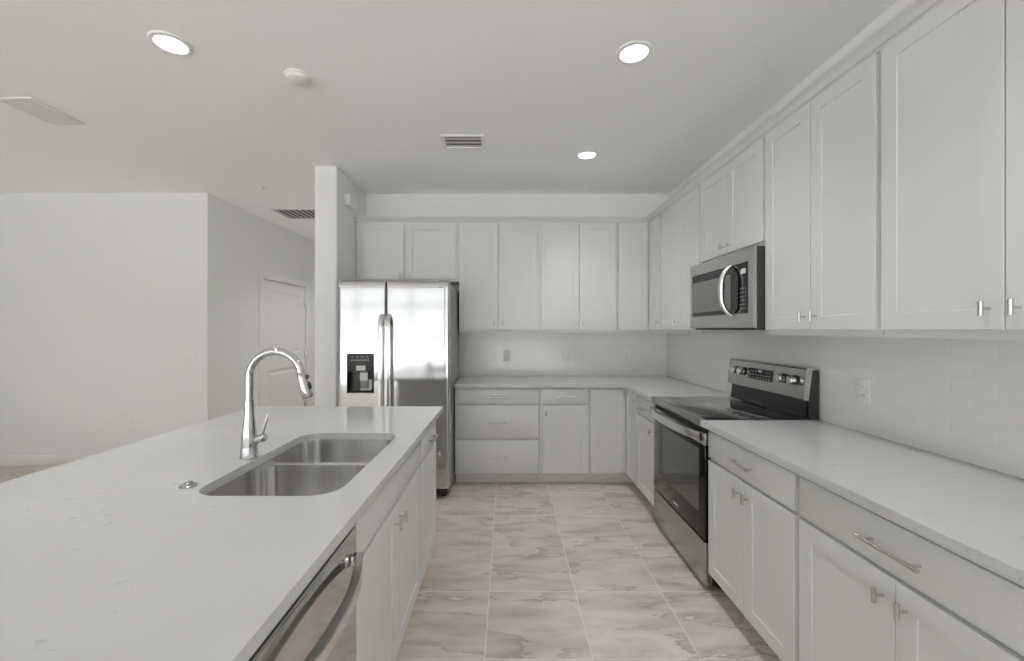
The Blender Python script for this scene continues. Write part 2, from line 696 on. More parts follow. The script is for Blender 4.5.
# hall door with casing
root = struct_root('door_1', (LIV_X, (DY0 + DY1) / 2, 0), -PI / 2)     # local x -> toward the camera, local -y -> into the hall wall
# local frame: rotz=-90 -> local (x,y) = world (y,-x); front (hall side) is +X world = local +y
dw = DY1 - DY0
bm = bmn()
cw = 0.085
box(bm, -dw / 2 - cw, -dw / 2 + 0.012, 0.0, 0.018, 0, DZ + cw, 0.003)
box(bm, dw / 2 - 0.012, dw / 2 + cw, 0.0, 0.018, 0, DZ + cw, 0.003)
box(bm, -dw / 2 + 0.012, dw / 2 - 0.012, 0.0, 0.018, DZ - 0.012, DZ + cw, 0.003)
struct('door_casing', bm, M['trim'], root, smooth=True)


def panelled(bm, x0, x1, z0, z1, yback, yfront, holes, step=0.010, slope=0.010, field=False, ch=0.0015):
    """slab with its front at yfront carrying recessed panels; front may face -y or +y.
       holes: list of (x0,x1,z0,z1) in one vertical column"""
    s = 1 if yfront > yback else -1
    # sides
    o1 = ring_verts(bm, [(x0, yback, z0), (x1, yback, z0), (x1, yback, z1), (x0, yback, z1)])
    o2 = ring_verts(bm, [(x0, yfront - s * ch, z0), (x1, yfront - s * ch, z0), (x1, yfront - s * ch, z1), (x0, yfront - s * ch, z1)])
    X0, X1, Z0, Z1 = x0 + ch, x1 - ch, z0 + ch, z1 - ch
    o3 = ring_verts(bm, [(X0, yfront, Z0), (X1, yfront, Z0), (X1, yfront, Z1), (X0, yfront, Z1)])
    bridge(bm, o1, o2)
    bridge(bm, o2, o3)
    bm.faces.new(o1[::-1])
    ho = sorted(holes, key=lambda h: h[2])
    if not ho:
        bm.faces.new(o3)
        return bm
    es = [bm.edges.get((o3[i], o3[(i + 1) % 4])) for i in range(4)]
    for (a, c, d, e) in ho:
        h1 = ring_verts(bm, [(a, yfront, d), (c, yfront, d), (c, yfront, e), (a, yfront, e)])
        es += [bm.edges.new((h1[i], h1[(i + 1) % 4])) for i in range(4)]
        k = slope
        h2 = ring_verts(bm, [(a + k, yfront - s * step, d + k), (c - k, yfront - s * step, d + k), (c - k, yfront - s * step, e - k), (a + k, yfront - s * step, e - k)])
        bridge(bm, h1, h2)
        if field:
            q = k + 0.03
            h3 = ring_verts(bm, [(a + q, yfront - s * step, d + q), (c - q, yfront - s * step, d + q), (c - q, yfront - s * step, e - q), (a + q, yfront - s * step, e - q)])
            q2 = q + 0.02
            yy = yfront - s * step * 0.35
            h4 = ring_verts(bm, [(a + q2, yy, d + q2), (c - q2, yy, d + q2), (c - q2, yy, e - q2), (a + q2, yy, e - q2)])
            bridge(bm, h2, h3)
            bridge(bm, h3, h4)
            bm.faces.new(h4)
        else:
            bm.faces.new(h2)
    bmesh.ops.triangle_fill(bm, use_beauty=True, use_dissolve=False, edges=es)
    return bm


bm = bmn()
lx0, lx1 = -dw / 2 + 0.016, dw / 2 - 0.016
panelled(bm, lx0, lx1, 0.012, DZ - 0.016, -0.045, -0.006,
         [(lx0 + 0.13, lx1 - 0.13, 0.22, 0.86), (lx0 + 0.13, lx1 - 0.13, 1.06, DZ - 0.15)], 0.012, 0.014, True)
struct('door_leaf', bm, M['trim'], root, smooth=False)
for hz in (0.25, 1.03, 1.80):
    bm = bmn()
    tube(bm, [(-dw / 2 + 0.018, 0.004, hz - 0.05), (-dw / 2 + 0.018, 0.004, hz + 0.05)], 0.010, 10)
    box(bm, -dw / 2 + 0.02, -dw / 2 + 0.055, -0.006, -0.003, hz - 0.05, hz + 0.05)
    struct('hinge', bm, M['nickel'], root, smooth=True)
# ------------------------------------------------------------------ hardware


def t_knob(parent, x, z, yf):
    """short vertical bar on a stem; front faces local -y"""
    bm = bmn()
    tube(bm, [(x, yf, z), (x, yf - 0.024, z)], 0.0045, 10)
    tube(bm, [(x, yf - 0.027, z - 0.021), (x, yf - 0.027, z + 0.021)], 0.0062, 12)
    return obj('knob', bm, M['nickel'], parent)


def bar_pull(parent, x, z, yf, length=0.17):
    bm = bmn()
    for s in (-1, 1):
        tube(bm, [(x + s * length * 0.37, yf, z), (x + s * length * 0.37, yf - 0.026, z)], 0.0045, 10)
    tube(bm, [(x - length / 2, yf - 0.03, z), (x + length / 2, yf - 0.03, z)], 0.0062, 12)
    return obj('pull', bm, M['nickel'], parent)


RAIL = 0.060
TH = 0.020


def shaker(name, parent, x0, x1, z0, z1, knob=None, yf=-TH, rail=RAIL):
    bm = bmn()
    r = min(rail, (x1 - x0) * 0.27)
    panelled(bm, x0, x1, z0, z1, yf + TH - 0.0005, yf, [(x0 + r, x1 - r, z0 + rail, z1 - rail)], 0.0055, 0.0010)
    d = obj(name, bm, M['cabinet'], parent, smooth=False)
    if knob:
        t_knob(d, knob[0], knob[1], yf)
    return d


def slab(name, parent, x0, x1, z0, z1, pull=None, yf=-TH):
    bm = bmn()
    box(bm, x0, x1, yf, yf + TH - 0.0005, z0, z1, 0.003, 2)
    d = obj(name, bm, M['cabinet'], parent)
    if pull:
        bar_pull(d, (x0 + x1) / 2 + pull[0], pull[1], yf, pull[2])
    return d


def base_body(parent, w, depth, zt=0.883, hollow=False, toe_in=0.085):
    bm = bmn()
    if hollow:
        t = 0.011
        box(bm, -w / 2, -w / 2 + t, 0, depth, 0.1, zt)
        box(bm, w / 2 - t, w / 2, 0, depth, 0.1, zt)
        box(bm, -w / 2 + t, w / 2 - t, depth - t, depth, 0.1, zt)
        box(bm, -w / 2 + t, w / 2 - t, 0, depth - t, 0.1, 0.1 + t)
        box(bm, -w / 2 + t, w / 2 - t, 0, t, 0.1 + t, 0.14)
        box(bm, -w / 2 + t, w / 2 - t, 0, t, zt - 0.03, zt)
    else:
        box(bm, -w / 2, w / 2, 0, depth, 0.1, zt)
    obj('body', bm, M['cabinet'], parent, smooth=False)
    bm = bmn()
    box(bm, -w / 2, w / 2, toe_in, depth - 0.01, 0.0, 0.0995)
    obj('toe_kick', bm, M['toe'], parent, smooth=False)


G = 0.011          # reveal between a front and the edge of its cabinet
ZD0, ZD1 = 0.116, 0.710     # base doors
ZR0, ZR1 = 0.724, 0.862     # top drawers

BASE_Y, BASE_DEPTH = 3.755, WALL_B - 3.755 - 0.004     # back run: face frame plane
BASE_X = 1.078                                       # right run: face frame plane
# ---- back run
c = thing('drawer_base_cabinet', 'white base cabinet with three stacked drawers beside the stainless refrigerator', 'cabinet', ((-0.466 + 0.289) / 2, BASE_Y, 0))
w = 0.755 - 0.002
base_body(c, w, BASE_DEPTH)
for z0, z1, pz in ((0.735, 0.866, 0.797), (0.428, 0.721, 0.570), (0.116, 0.410, 0.262)):
    slab('drawer', c, -w / 2 + 0.014, w / 2 - G, z0, z1, (0.005, pz, 0.165))

c = thing('door_base_cabinet', 'white base cabinet with one drawer over one door on the back wall', 'cabinet', ((0.289 + 0.733) / 2, BASE_Y, 0))
w = 0.444 - 0.002
base_body(c, w, BASE_DEPTH)
slab('drawer', c, -w / 2 + 0.026, w / 2 - G, 0.735, 0.866, (0.0, 0.797, 0.165))
shaker('door', c, -w / 2 + 0.026, w / 2 - G, ZD0, 0.721, (-w / 2 + 0.055, 0.650))

# corner cabinet: L-shaped body, one tall door on each wing
CY0 = 3.432
c = thing('corner_base_cabinet', 'white corner base cabinet with two tall doors meeting in the inner corner', 'cabinet', (BASE_X, BASE_Y, 0))
bm = bmn()
x_l = 0.734 - BASE_X
pts = [(x_l, 0), (0, 0), (0, CY0 - BASE_Y), (WALL_R - BASE_X - 0.004, CY0 - BASE_Y), (WALL_R - BASE_X - 0.004, BASE_DEPTH), (x_l, BASE_DEPTH)]


def prism(bm, pts, z0, z1, tri=True):
    a = ring_verts(bm, [(p[0], p[1], z0) for p in pts])
    d = ring_verts(bm, [(p[0], p[1], z1) for p in pts])
    bridge(bm, a, d)
    f1 = bm.faces.new(a[::-1]); f2 = bm.faces.new(d)
    if tri:
        bmesh.ops.triangulate(bm, faces=[f1, f2])
    return bm


prism(bm, pts, 0.1, 0.883)
obj('body', bm, M['cabinet'], c, smooth=False)
bm = bmn()
k = 0.085
prism(bm, [(x_l, k), (k, k), (k, CY0 - BASE_Y), (0.5, CY0 - BASE_Y), (0.5, 0.5), (x_l, 0.5)], 0.0, 0.0995)
obj('toe_kick', bm, M['toe'], c, smooth=False)
shaker('door', c, x_l + 0.010, -TH - 0.003, ZD0, 0.866)
# the right wing's door faces -x: build it in a turned frame and bake the turn into the mesh


def turned_shaker(name, parent, a0, a1, z0, z1, knob):
    """door whose front faces local -x; a runs along local -y"""
    d = shaker(name, None, a0, a1, z0, z1, knob)
    R = Matrix.Rotation(-PI / 2, 4, 'Z')
    d.data.transform(R)
    d.parent = parent
    for ch in d.children:
        ch.data.transform(R)
    return d


turned_shaker('door', c, TH + 0.003, BASE_Y - CY0 - 0.008, ZD0, 0.866, (BASE_Y - CY0 - 0.04, 0.802))

# ---- right run (fronts face -x, local x runs toward the camera)


def right_base(name, label, y_far, y_near, doors, pull_len, kz=0.648, n=2):
    w = y_far - y_near - 0.002
    c = thing(name, label, 'cabinet', (BASE_X, (y_far + y_near) / 2, 0), -PI / 2)
    base_body(c, w, WALL_R - BASE_X - 0.004)
    slab('drawer', c, -w / 2 + G, w / 2 - G, ZR0, ZR1, (0.0, 0.788, pull_len))
    if n == 1:
        shaker('door', c, -w / 2 + G, w / 2 - G, ZD0, ZD1, (w / 2 - G - 0.035, kz))
    else:
        shaker('door', c, -w / 2 + G, -0.0015, ZD0, ZD1, (-0.035, kz))
        shaker('door', c, 0.0015, w / 2 - G, ZD0, ZD1, (0.035, kz))
    return c


right_base('door_base_cabinet', 'narrow white base cabinet between the corner and the far side of the range', CY0 - 0.001, 3.008, 1, 0.13, 0.648, 1)
right_base('double_door_base_cabinet', 'white base cabinet with drawer and two doors on the near side of the range', 2.220, 1.536, 2, 0.17)
right_base('double_door_base_cabinet', 'wider white base cabinet at the lower right, nearest the camera', 1.535, 0.757, 2, 0.19)

# ------------------------------------------------------------------ countertops and backsplash
CT0, CT1 = 0.8845, 0.914


def slab_poly(bm, pts, z0, z1, bev=0.003):
    prism(bm, pts, z0, z1, False)
    es = [e for e in bm.edges if len(e.link_faces) == 2 and e.calc_face_angle(0) > 0.3 and abs(e.verts[0].co.z - e.verts[1].co.z) < 1e-5]
    bmesh.ops.bevel(bm, geom=es, offset=bev, segments=2, affect='EDGES', profile=0.5)


SPL = 0.010
bm = bmn()
slab_poly(bm, [(-0.468, 3.70), (1.023, 3.70), (1.023, 3.008), (WALL_R - 0.001, 3.008), (WALL_R - 0.001, WALL_B - 0.001), (-0.468, WALL_B - 0.001)], CT0, CT1)
tag(obj('countertop', bm, M['quartz']), 'L-shaped white quartz countertop in the far corner beyond the range', 'countertop')
bm = bmn()
slab_poly(bm, [(1.023, 2.222), (1.023, 0.745), (WALL_R - 0.001, 0.745), (WALL_R - 0.001, 2.222)], CT0, CT1)
tag(obj('countertop', bm, M['quartz']), 'straight white quartz countertop on the right, on the near side of the range', 'countertop')

UB, UT = 1.366, 2.433      # wall cabinets
bm = bmn(); box(bm, -0.466, WALL_R - SPL - 0.001, WALL_B - SPL, WALL_B - 0.0005, CT1 + 0.0005, UB - 0.001)
tag(obj('tile_backsplash', bm, M['subway'], smooth=False), 'white subway tile backsplash on the back wall', 'backsplash')
bm = bmn(); box(bm, WALL_R - SPL, WALL_R - 0.0005, 0.745, WALL_B - 0.0005, CT1 + 0.0005, UB - 0.001)
tag(obj('tile_backsplash', bm, M['subway'], smooth=False), 'white subway tile backsplash on the right wall behind the range', 'backsplash')

# ------------------------------------------------------------------ wall cabinets
UP_Y, UP_X = 4.06, 1.38                 # face-frame planes
UD0, UD1 = 1.393, 2.414                 # doors
UDEP_B, UDEP_R = WALL_B - UP_Y - 0.002, WALL_R - UP_X - 0.002
KZ = 1.456


def upper(name, label, loc, rotz, w, depth, z0, doors, d0):
    c = thing(name, label, 'cabinet', (loc[0], loc[1], z0), rotz)
    bm = bmn(); box(bm, -w / 2 + 0.0008, w / 2 - 0.0008, 0, depth, 0, UT - z0)
    obj('body', bm, M['cabinet'], c, smooth=False)
    for (a, e, kx, kz) in doors:
        shaker('door', c, a, e, d0 - z0, UD1 - z0, None if kx is None else (kx, kz - z0))
    return c


xc = (-1.458 - 0.464) / 2
upper('refrigerator_wall_cabinet', 'short white two-door wall cabinet above the refrigerator', (xc, UP_Y), 0, 0.994, UDEP_B, 1.858,
      [(-1.446 - xc, -0.994 - xc, -1.028 - xc, 1.912), (-0.972 - xc, -0.492 - xc, -0.936 - xc, 1.912)], 1.878)
xc = (-0.464 + 0.308) / 2
upper('wall_cabinet', 'tall white two-door wall cabinet right beside the refrigerator', (xc, UP_Y), 0, 0.772, UDEP_B, UB,
      [(-0.456 - xc, -0.088 - xc, -0.125 - xc, KZ), (-0.080 - xc, 0.289 - xc, -0.045 - xc, KZ)], UD0)
xc = (0.308 + 1.064) / 2
upper('wall_cabinet', 'tall white two-door wall cabinet in the middle of the back wall', (xc, UP_Y), 0, 0.756, UDEP_B, UB,
      [(0.330 - xc, 0.6955 - xc, 0.664 - xc, KZ), (0.6995 - xc, 1.053 - xc, 0.731 - xc, KZ)], UD0)
# inner corner
UC_Y = 3.722
c = thing('corner_wall_cabinet', 'white corner wall cabinet with one narrow door on each wall', 'cabinet', (UP_X, UP_Y, UB))
x_l = 1.066 - UP_X
bm = bmn()
prism(bm, [(x_l, 0), (0, 0), (0, UC_Y - UP_Y), (UDEP_R, UC_Y - UP_Y), (UDEP_R, UDEP_B), (x_l, UDEP_B)], 0, UT - UB)
obj('body', bm, M['cabinet'], c, smooth=False)
shaker('door', c, x_l + 0.009, -TH - 0.004, UD0 - UB, UD1 - UB)
turned_shaker('door', c, TH + 0.004, UP_Y - UC_Y - 0.010, UD0 - UB, UD1 - UB, (UP_Y - UC_Y - 0.045, 1.461 - UB))


def right_upper(name, label, y_far, y_near, z0=UB, d0=UD0, kz=1.453):
    w = y_far - y_near
    return upper(name, label, (UP_X, (y_far + y_near) / 2), -PI / 2, w, UDEP_R, z0,
                 [(-w / 2 + G, -0.002, -0.035, kz), (0.002, w / 2 - G, 0.035, kz)], d0)


right_upper('wall_cabinet', 'tall white wall cabinet on the right wall just beyond the microwave', UC_Y - 0.001, 2.967)
right_upper('microwave_wall_cabinet', 'short white two-door wall cabinet above the microwave', 2.966, 2.226, 1.845, 1.866, 1.909)
right_upper('wall_cabinet', 'tall white wall cabinet on the near side of the microwave', 2.225, 1.540)
right_upper('wall_cabinet', 'widest tall white wall cabinet at upper right, nearest the camera', 1.539, 0.757)

# crown moulding along the tops (mitred in the corner)
bm = bmn()
prof = [(0.0005, 2.424), (0.006, 2.424), (0.008, 2.432), (0.016, 2.436), (0.028, 2.452), (0.040, 2.460), (0.044, 2.462), (0.050, 2.464), (0.050, 2.476), (0.0, 2.476), (0.0, 2.434), (0.0005, 2.434)]
rings = []
for q in range(3):
    pts = []
    for d, z in prof:
        if q == 0:
            pts.append((-1.4595, UP_Y - d, z))
        elif q == 1:
            pts.append((UP_X - d, UP_Y - d, z))
        else:
            pts.append((UP_X - d, 0.757, z))
    rings.append(ring_verts(bm, pts))
bridge(bm, rings[0], rings[1]); bridge(bm, rings[1], rings[2])
bm.faces.new(rings[0][::-1]); bm.faces.new(rings[2])
tag(obj('crown_molding', bm, M['cabinet'], smooth=False), 'white crown molding running along the tops of the wall cabinets', 'molding')

# ------------------------------------------------------------------ refrigerator
FR_X0, FR_X1, FR_Y = -1.384, -0.472, 3.42
fx = (FR_X0 + FR_X1) / 2
c = thing('refrigerator', 'stainless side-by-side refrigerator with ice dispenser in its left door', 'refrigerator', (fx, FR_Y, 0))
w = FR_X1 - FR_X0
bm = bmn(); box(bm, -w / 2 + 0.006, w / 2 - 0.006, 0.088, 0.76, 0.03, 1.765, 0.006)
obj('body', bm, M['greycase'], c)
bm = bmn(); box(bm, -w / 2 + 0.02, w / 2 - 0.02, 0.06, 0.087, 0.025, 0.095, 0.004)
for k in range(5):
    box(bm, -w / 2 + 0.05, w / 2 - 0.05, 0.054, 0.061, 0.034 + k * 0.012, 0.040 + k * 0.012)
obj('base_grille', bm, M['darkgrey'], c, smooth=False)
for sx in (-1, 1):
    for yy in (0.12, 0.70):
        bm = bmn(); lathe(bm, [(0.02, 0.0), (0.02, 0.012), (0.009, 0.014), (0.009, 0.0295)], (sx * (w / 2 - 0.06), yy, 0))
        obj('foot', bm, M['black'], c)


def fridge_door(bm, x0, x1, z0, z1, hole=None):
    """softly bowed door skin, front at y~0"""
    n = 14
    r = 0.014

    def fy(x):
        t = (x - (x0 + x1) / 2) / ((x1 - x0) / 2)
        return 0.0015 * t * t
    xs = [x0 + r + (x1 - x0 - 2 * r) * i / n for i in range(n + 1)]
    if hole:
        xs = sorted(set([round(x, 5) for x in xs if not (hole[0] - 0.012 < x < hole[1] + 0.012)] + [hole[0], hole[1]] + [hole[0] + (hole[1] - hole[0]) * k / 5 for k in range(1, 5)]))
    path = []
    for k in range(5):
        a = PI - PI / 2 * k / 4
        path.append((x0 + r + r * math.cos(a), fy(x0 + r) + r - r * math.sin(a)))
    path += [(x, fy(x)) for x in xs[1:-1]]
    for k in range(5):
        a = PI / 2 - PI / 2 * k / 4
        path.append((x1 - r + r * math.cos(a), fy(x1 - r) + r - r * math.sin(a)))
    path = [(x0, 0.08)] + path + [(x1, 0.08)]
    zs = [z0, z0 + 0.003, z0 + 0.03] + ([hole[2], hole[3]] if hole else []) + [z1 - 0.055, z1 - 0.02, z1 - 0.008, z1]
    pull = [0.003, 0, 0] + ([0, 0] if hole else []) + [0.0, 0.0005, 0.003, 0.010]
    grid = [[bm.verts.new((x, y + (pull[j] if 0 < i < len(path) - 1 else 0), z)) for i, (x, y) in enumerate(path)] for j, z in enumerate(zs)]
    for j in range(len(zs) - 1):
        for i in range(len(path) - 1):
            if hole and zs[j] == hole[2] and path[i][0] >= hole[0] - 1e-6 and path[i + 1][0] <= hole[1] + 1e-6:
                continue
            bm.faces.new((grid[j][i], grid[j][i + 1], grid[j + 1][i + 1], grid[j + 1][i]))
        bm.faces.new((grid[j][-1], grid[j][0], grid[j + 1][0], grid[j + 1][-1]))
    bm.faces.new(grid[0][::-1]); bm.faces.new(grid[-1])
    return bm


split = -0.987 - fx
DSP = (-1.304 - fx, -1.083 - fx, 0.877, 1.199)
FZ0, FZ1 = 0.098, 1.788


def fridge_handle(x, parent):
    bm = bmn()
    pts = []
    for i in range(25):
        t = i / 24
        z = 0.56 + (1.515 - 0.56) * t
        y = -0.062 + 0.056 * max(0.0, abs(2 * t - 1) * 6 - 5) ** 2 - 0.008 * (1 - (2 * t - 1) ** 2)
        pts.append((x, y, z))
    sweep_rect(bm, pts, 0.036, 0.014, (1, 0, 0))
    return obj('handle', bm, M['handle'], parent)


bm = bmn(); fridge_door(bm, -w / 2, split - 0.003, FZ0, FZ1, DSP)
dl = obj('freezer_door', bm, M['steel'], c)
fridge_handle(split - 0.026, dl)
bm = bmn(); fridge_door(bm, split + 0.003, w / 2, FZ0, FZ1)
dr = obj('refrigerator_door', bm, M['steel'], c)
fridge_handle(split + 0.026, dr)
bm = bmn(); box(bm, w / 2 - 0.085, w / 2 - 0.05, -0.001, 0.004, 1.735, 1.742)
obj('badge', bm, M['greycase'], dr, smooth=False)
for sx in (-1, 1):
    bm = bmn(); box(bm, sx * (w / 2 - 0.05) - 0.04, sx * (w / 2 - 0.05) + 0.04, 0.05, 0.16, 1.789, 1.800, 0.004)
    obj('hinge_cover', bm, M['greycase'], c)
# dispenser: shallow black niche with control strip, paddle and papers
dx0, dx1, dz0, dz1 = DSP
d = bmn()
box(d, dx0, dx0 + 0.006, -0.003, 0.06, dz0, dz1)
box(d, dx1 - 0.006, dx1, -0.003, 0.06, dz0, dz1)
box(d, dx0 + 0.006, dx1 - 0.006, -0.003, 0.06, dz0, dz0 + 0.010)
box(d, dx0 + 0.006, dx1 - 0.006, 0.054, 0.06, dz0 + 0.010, dz1)
disp = obj('ice_dispenser', d, M['black'], c, smooth=False)
bm = bmn(); box(bm, dx0 + 0.006, dx1 - 0.006, -0.002, 0.05, 1.052, dz1 - 0.001, 0.003)
obj('control_panel', bm, M['darkgrey'], disp)
bm = bmn()
random.seed(4)
for k in range(7):
    xx = dx0 + 0.035 + k * 0.022
    box(bm, xx, xx + 0.013, -0.0032, -0.0022, 1.140, 1.1445)
    box(bm, xx + 0.001, xx + 0.012, -0.0032, -0.0022, 1.150, 1.153)
for k in range(4):
    xx = dx0 + 0.035 + k * 0.040
    box(bm, xx, xx + 0.022, -0.0032, -0.0022, 1.170, 1.174)
obj('control_icons', bm, M['print'], disp, smooth=False)
bm = bmn(); box(bm, dx0 + 0.078, dx0 + 0.152, -0.0045, -0.0022, 1.060, 1.100)
obj('display_label', bm, M['paper'], disp, smooth=False)
bm = bmn()
box(bm, dx0 + 0.100, dx0 + 0.160, 0.028, 0.034, 0.905, 1.048, 0.003)
obj('paddle', bm, M['greycase'], disp)
bm = bmn(); box(bm, dx0 + 0.098, dx0 + 0.162, 0.0235, 0.0265, 0.975, 1.040)
obj('hang_tag', bm, M['paper'], disp, smooth=False)
bm = bmn(); box(bm, dx0 + 0.166, dx0 + 0.195, 0.030, 0.036, 0.905, 0.985, 0.003)
box(bm, dx0 + 0.1, dx0 + 0.192, 0.020, 0.026, 0.895, 0.912, 0.003)
obj('ice_chute', bm, M['print'], disp)

# ------------------------------------------------------------------ microwave (front faces -x)
MW_Y0, MW_Y1, MW_X = 2.212, 2.982, 1.30
MZ0, MZ1 = 1.404, 1.838
c = thing('microwave', 'stainless over-the-range microwave with curved handle, hanging below a short cabinet', 'microwave', (MW_X, (MW_Y0 + MW_Y1) / 2, MZ0), -PI / 2)
w = MW_Y1 - MW_Y0
mh = MZ1 - MZ0
bm = bmn(); box(bm, -w / 2 + 0.022, w / 2 - 0.022, 0.055, WALL_R - MW_X - 0.015, 0, mh, 0.004)
box(bm, -w / 2 + 0.002, w / 2 - 0.002, 0.0165, 0.055, 0.002, mh - 0.002)
obj('body', bm, M['darkgrey'], c)
bm = bmn(); box(bm, -w / 2 + 0.02, w / 2 - 0.02, 0.03, 0.3, -0.012, -0.001, 0.003)
obj('vent_plate', bm, M['darkgrey'], c)
kp0 = w / 2 - 0.195          # keypad begins here; door left of it
bm = bmn()
# door/front frame in steel with a glazed opening
panelled(bm, -w / 2, w / 2, 0.0, mh, 0.016, 0.0, [(-w / 2 + 0.028, w / 2 - 0.052, 0.078, mh - 0.075)], 0.006, 0.002)
fr = obj('front_frame', bm, M['steel_dark'], c, smooth=False)
bm = bmn(); box(bm, -w / 2 + 0.031, kp0, 0.0012, 0.0055, 0.081, mh - 0.078)
obj('door_border', bm, M['glass_black'], c, smooth=False)
bm = bmn(); box(bm, -w / 2 + 0.045, kp0 - 0.035, 0.0002, 0.0010, 0.105, mh - 0.125)
obj('door_window', bm, M['mwglass'], c, smooth=False)
bm = bmn(); box(bm, kp0 + 0.002, w / 2 - 0.055, 0.0012, 0.0055, 0.081, mh - 0.078)
kp = obj('keypad', bm, M['glass_black'], c, smooth=False)
bm = bmn()
for i in range(6):
    for j in range(3):
        xx = kp0 + 0.065 + j * 0.023
        zz = 0.105 + i * 0.022
        box(bm, xx, xx + 0.009, 0.0004, 0.0011, zz, zz + 0.005)
obj('keypad_print', bm, M['greycase'], kp, smooth=False)
bm = bmn(); box(bm, kp0 + 0.070, kp0 + 0.118, 0.0004, 0.0011, mh - 0.135, mh - 0.108)
obj('clock_display', bm, M['print'], kp, smooth=False)
bm = bmn()
pts = []
for i in range(21):
    t = i / 20
    s = 2 * t - 1
    pts.append((kp0 - 0.016 - 0.016 * (1 - s * s), -0.006 - 0.050 * (1 - s ** 4), 0.072 + t * 0.285))
tube(bm, pts, [0.009 + 0.008 * (1 - (2 * i / 20 - 1) ** 2) for i in range(21)], 14)
obj('handle', bm, M['handle'], c)

# ------------------------------------------------------------------ range (front faces -x)
RG_Y0, RG_Y1, RG_X = 2.226, 3.004, 1.050
c = thing('range', 'freestanding stainless electric range with black glass oven door and cooktop', 'stove', (RG_X, (RG_Y0 + RG_Y1) / 2, 0), -PI / 2)
w = RG_Y1 - RG_Y0
RD = WALL_R - SPL - RG_X - 0.004
bm = bmn(); box(bm, -w / 2 + 0.003, w / 2 - 0.003, 0.042, RD - 0.01, 0.03, 0.900, 0.003)
obj('body', bm, M['black'], c)
for sx in (-1, 1):
    for yy in (0.10, RD - 0.08):
        bm = bmn(); lathe(bm, [(0.018, 0), (0.018, 0.01), (0.008, 0.012), (0.008, 0.0295)], (sx * (w / 2 - 0.05), yy, 0))
        obj('foot', bm, M['black'], c)
bm = bmn(); box(bm, -w / 2 + 0.004, w / 2 - 0.004, 0.003, 0.535, 0.9005, 0.917, 0.002)
ct = obj('cooktop', bm, M['cooktop'], c)
for cx, cy, rr in ((-0.19, 0.16, 0.10), (0.19, 0.15, 0.085), (-0.19, 0.40, 0.08), (0.19, 0.40, 0.105)):
    bm = bmn()
    a = ring_verts(bm, [(cx + rr * math.cos(2 * PI * k / 40), cy + rr * math.sin(2 * PI * k / 40), 0.9174) for k in range(40)])
    e = ring_verts(bm, [(cx + (rr - 0.004) * math.cos(2 * PI * k / 40), cy + (rr - 0.004) * math.sin(2 * PI * k / 40), 0.9174) for k in range(40)])
    bridge(bm, a, e)
    obj('burner_ring', bm, M['ring'], ct, smooth=False)
bm = bmn(); box(bm, -w / 2, w / 2, -0.016, 0.0025, 0.874, 0.918, 0.004)
obj('front_trim', bm, M['steel_dark'], c)
bm = bmn(); box(bm, -w / 2 + 0.006, w / 2 - 0.006, 0.010, 0.0415, 0.845, 0.899)
for k in range(30):
    xx = -w / 2 + 0.05 + k * (w - 0.1) / 29
    box(bm, xx - 0.006, xx + 0.006, 0.006, 0.011, 0.850, 0.868)
obj('vent_slot', bm, M['darkgrey'], c, smooth=False)
bm = bmn(); box(bm, -w / 2 + 0.002, w / 2 - 0.002, 0.0, 0.041, 0.272, 0.844, 0.004)
od = obj('oven_door', bm, M['glass_black'], c)
bm = bmn(); box(bm, -w / 2, w / 2, -0.004, 0.038, 0.778, 0.8445, 0.003)
obj('door_trim', bm, M['steel_dark'], od)
bm = bmn(); box(bm, -w / 2 + 0.07, w / 2 - 0.07, -0.0015, -0.0002, 0.40, 0.745)
obj('oven_window', bm, M['ovenglass'], od, smooth=False)
bm = bmn(); box(bm, -0.035, 0.035, -0.0015, -0.0002, 0.305, 0.315)
obj('badge', bm, M['print'], od, smooth=False)
bm = bmn()
pts = []
for i in range(23):
    s = 2 * i / 22 - 1
    pts.append((s * (w / 2 - 0.012), -0.020 - 0.048 * (1 - abs(s) ** 2.6), 0.826))
sweep_rect(bm, pts, 0.046, 0.014, (0, 0, 1))
for sx in (-1, 1):
    box(bm, sx * (w / 2 - 0.030) - 0.014, sx * (w / 2 - 0.030) + 0.014, -0.024, -0.0045, 0.808, 0.842, 0.003)
obj('handle', bm, M['handle'], od)
for sx in (-1, 1):
    bm = bmn(); box(bm, sx * (w / 2 - 0.008) - 0.004, sx * (w / 2 - 0.008) + 0.004, -0.0272, -0.0125, 0.804, 0.848, 0.001)
    obj('handle_cap', bm, M['black'], od)
bm = bmn(); box(bm, -w / 2, w / 2, 0.0, 0.041, 0.035, 0.262, 0.005)
obj('storage_drawer', bm, M['steel_dark'], c)
# backguard
bm = bmn()
y1 = RD
a = [(0.535, 0.918), (0.548, 1.02), (0.555, 1.17), (0.562, 1.178), (y1, 1.178), (y1, 0.918)]


def xprism(bm, prof, x0, x1):
    p = ring_verts(bm, [(x0, q[0], q[1]) for q in prof])
    r = ring_verts(bm, [(x1, q[0], q[1]) for q in prof])
    bridge(bm, p, r)
    bm.faces.new(p[::-1]); bm.faces.new(r)


xprism(bm, a, -w / 2 + 0.026, w / 2 - 0.008)
bg = obj('backguard', bm, M['glass_black'], c, smooth=False)
bm = bmn()
xprism(bm, [(0.522, 1.018), (0.5205, 1.024), (0.534, 1.182), (0.540, 1.187), (y1 - 0.002, 1.187), (y1 - 0.002, 1.1795), (0.5675, 1.1785), (0.5475, 1.018)], -w / 2 + 0.016, w / 2 + 0.003)
panel = obj('control_panel', bm, M['steel_dark'], c, smooth=False)
for sx in (-1, 1):
    bm = bmn()
    ex = w / 2 - 0.0025 if sx > 0 else -w / 2 + 0.0210
    box(bm, ex - 0.0045, ex + 0.0045, 0.550, y1 - 0.003, 0.9185, 1.178)
    obj('side_cap', bm, M['darkgrey'], c, smooth=False)


TILT = math.atan2(0.0135, 0.158)


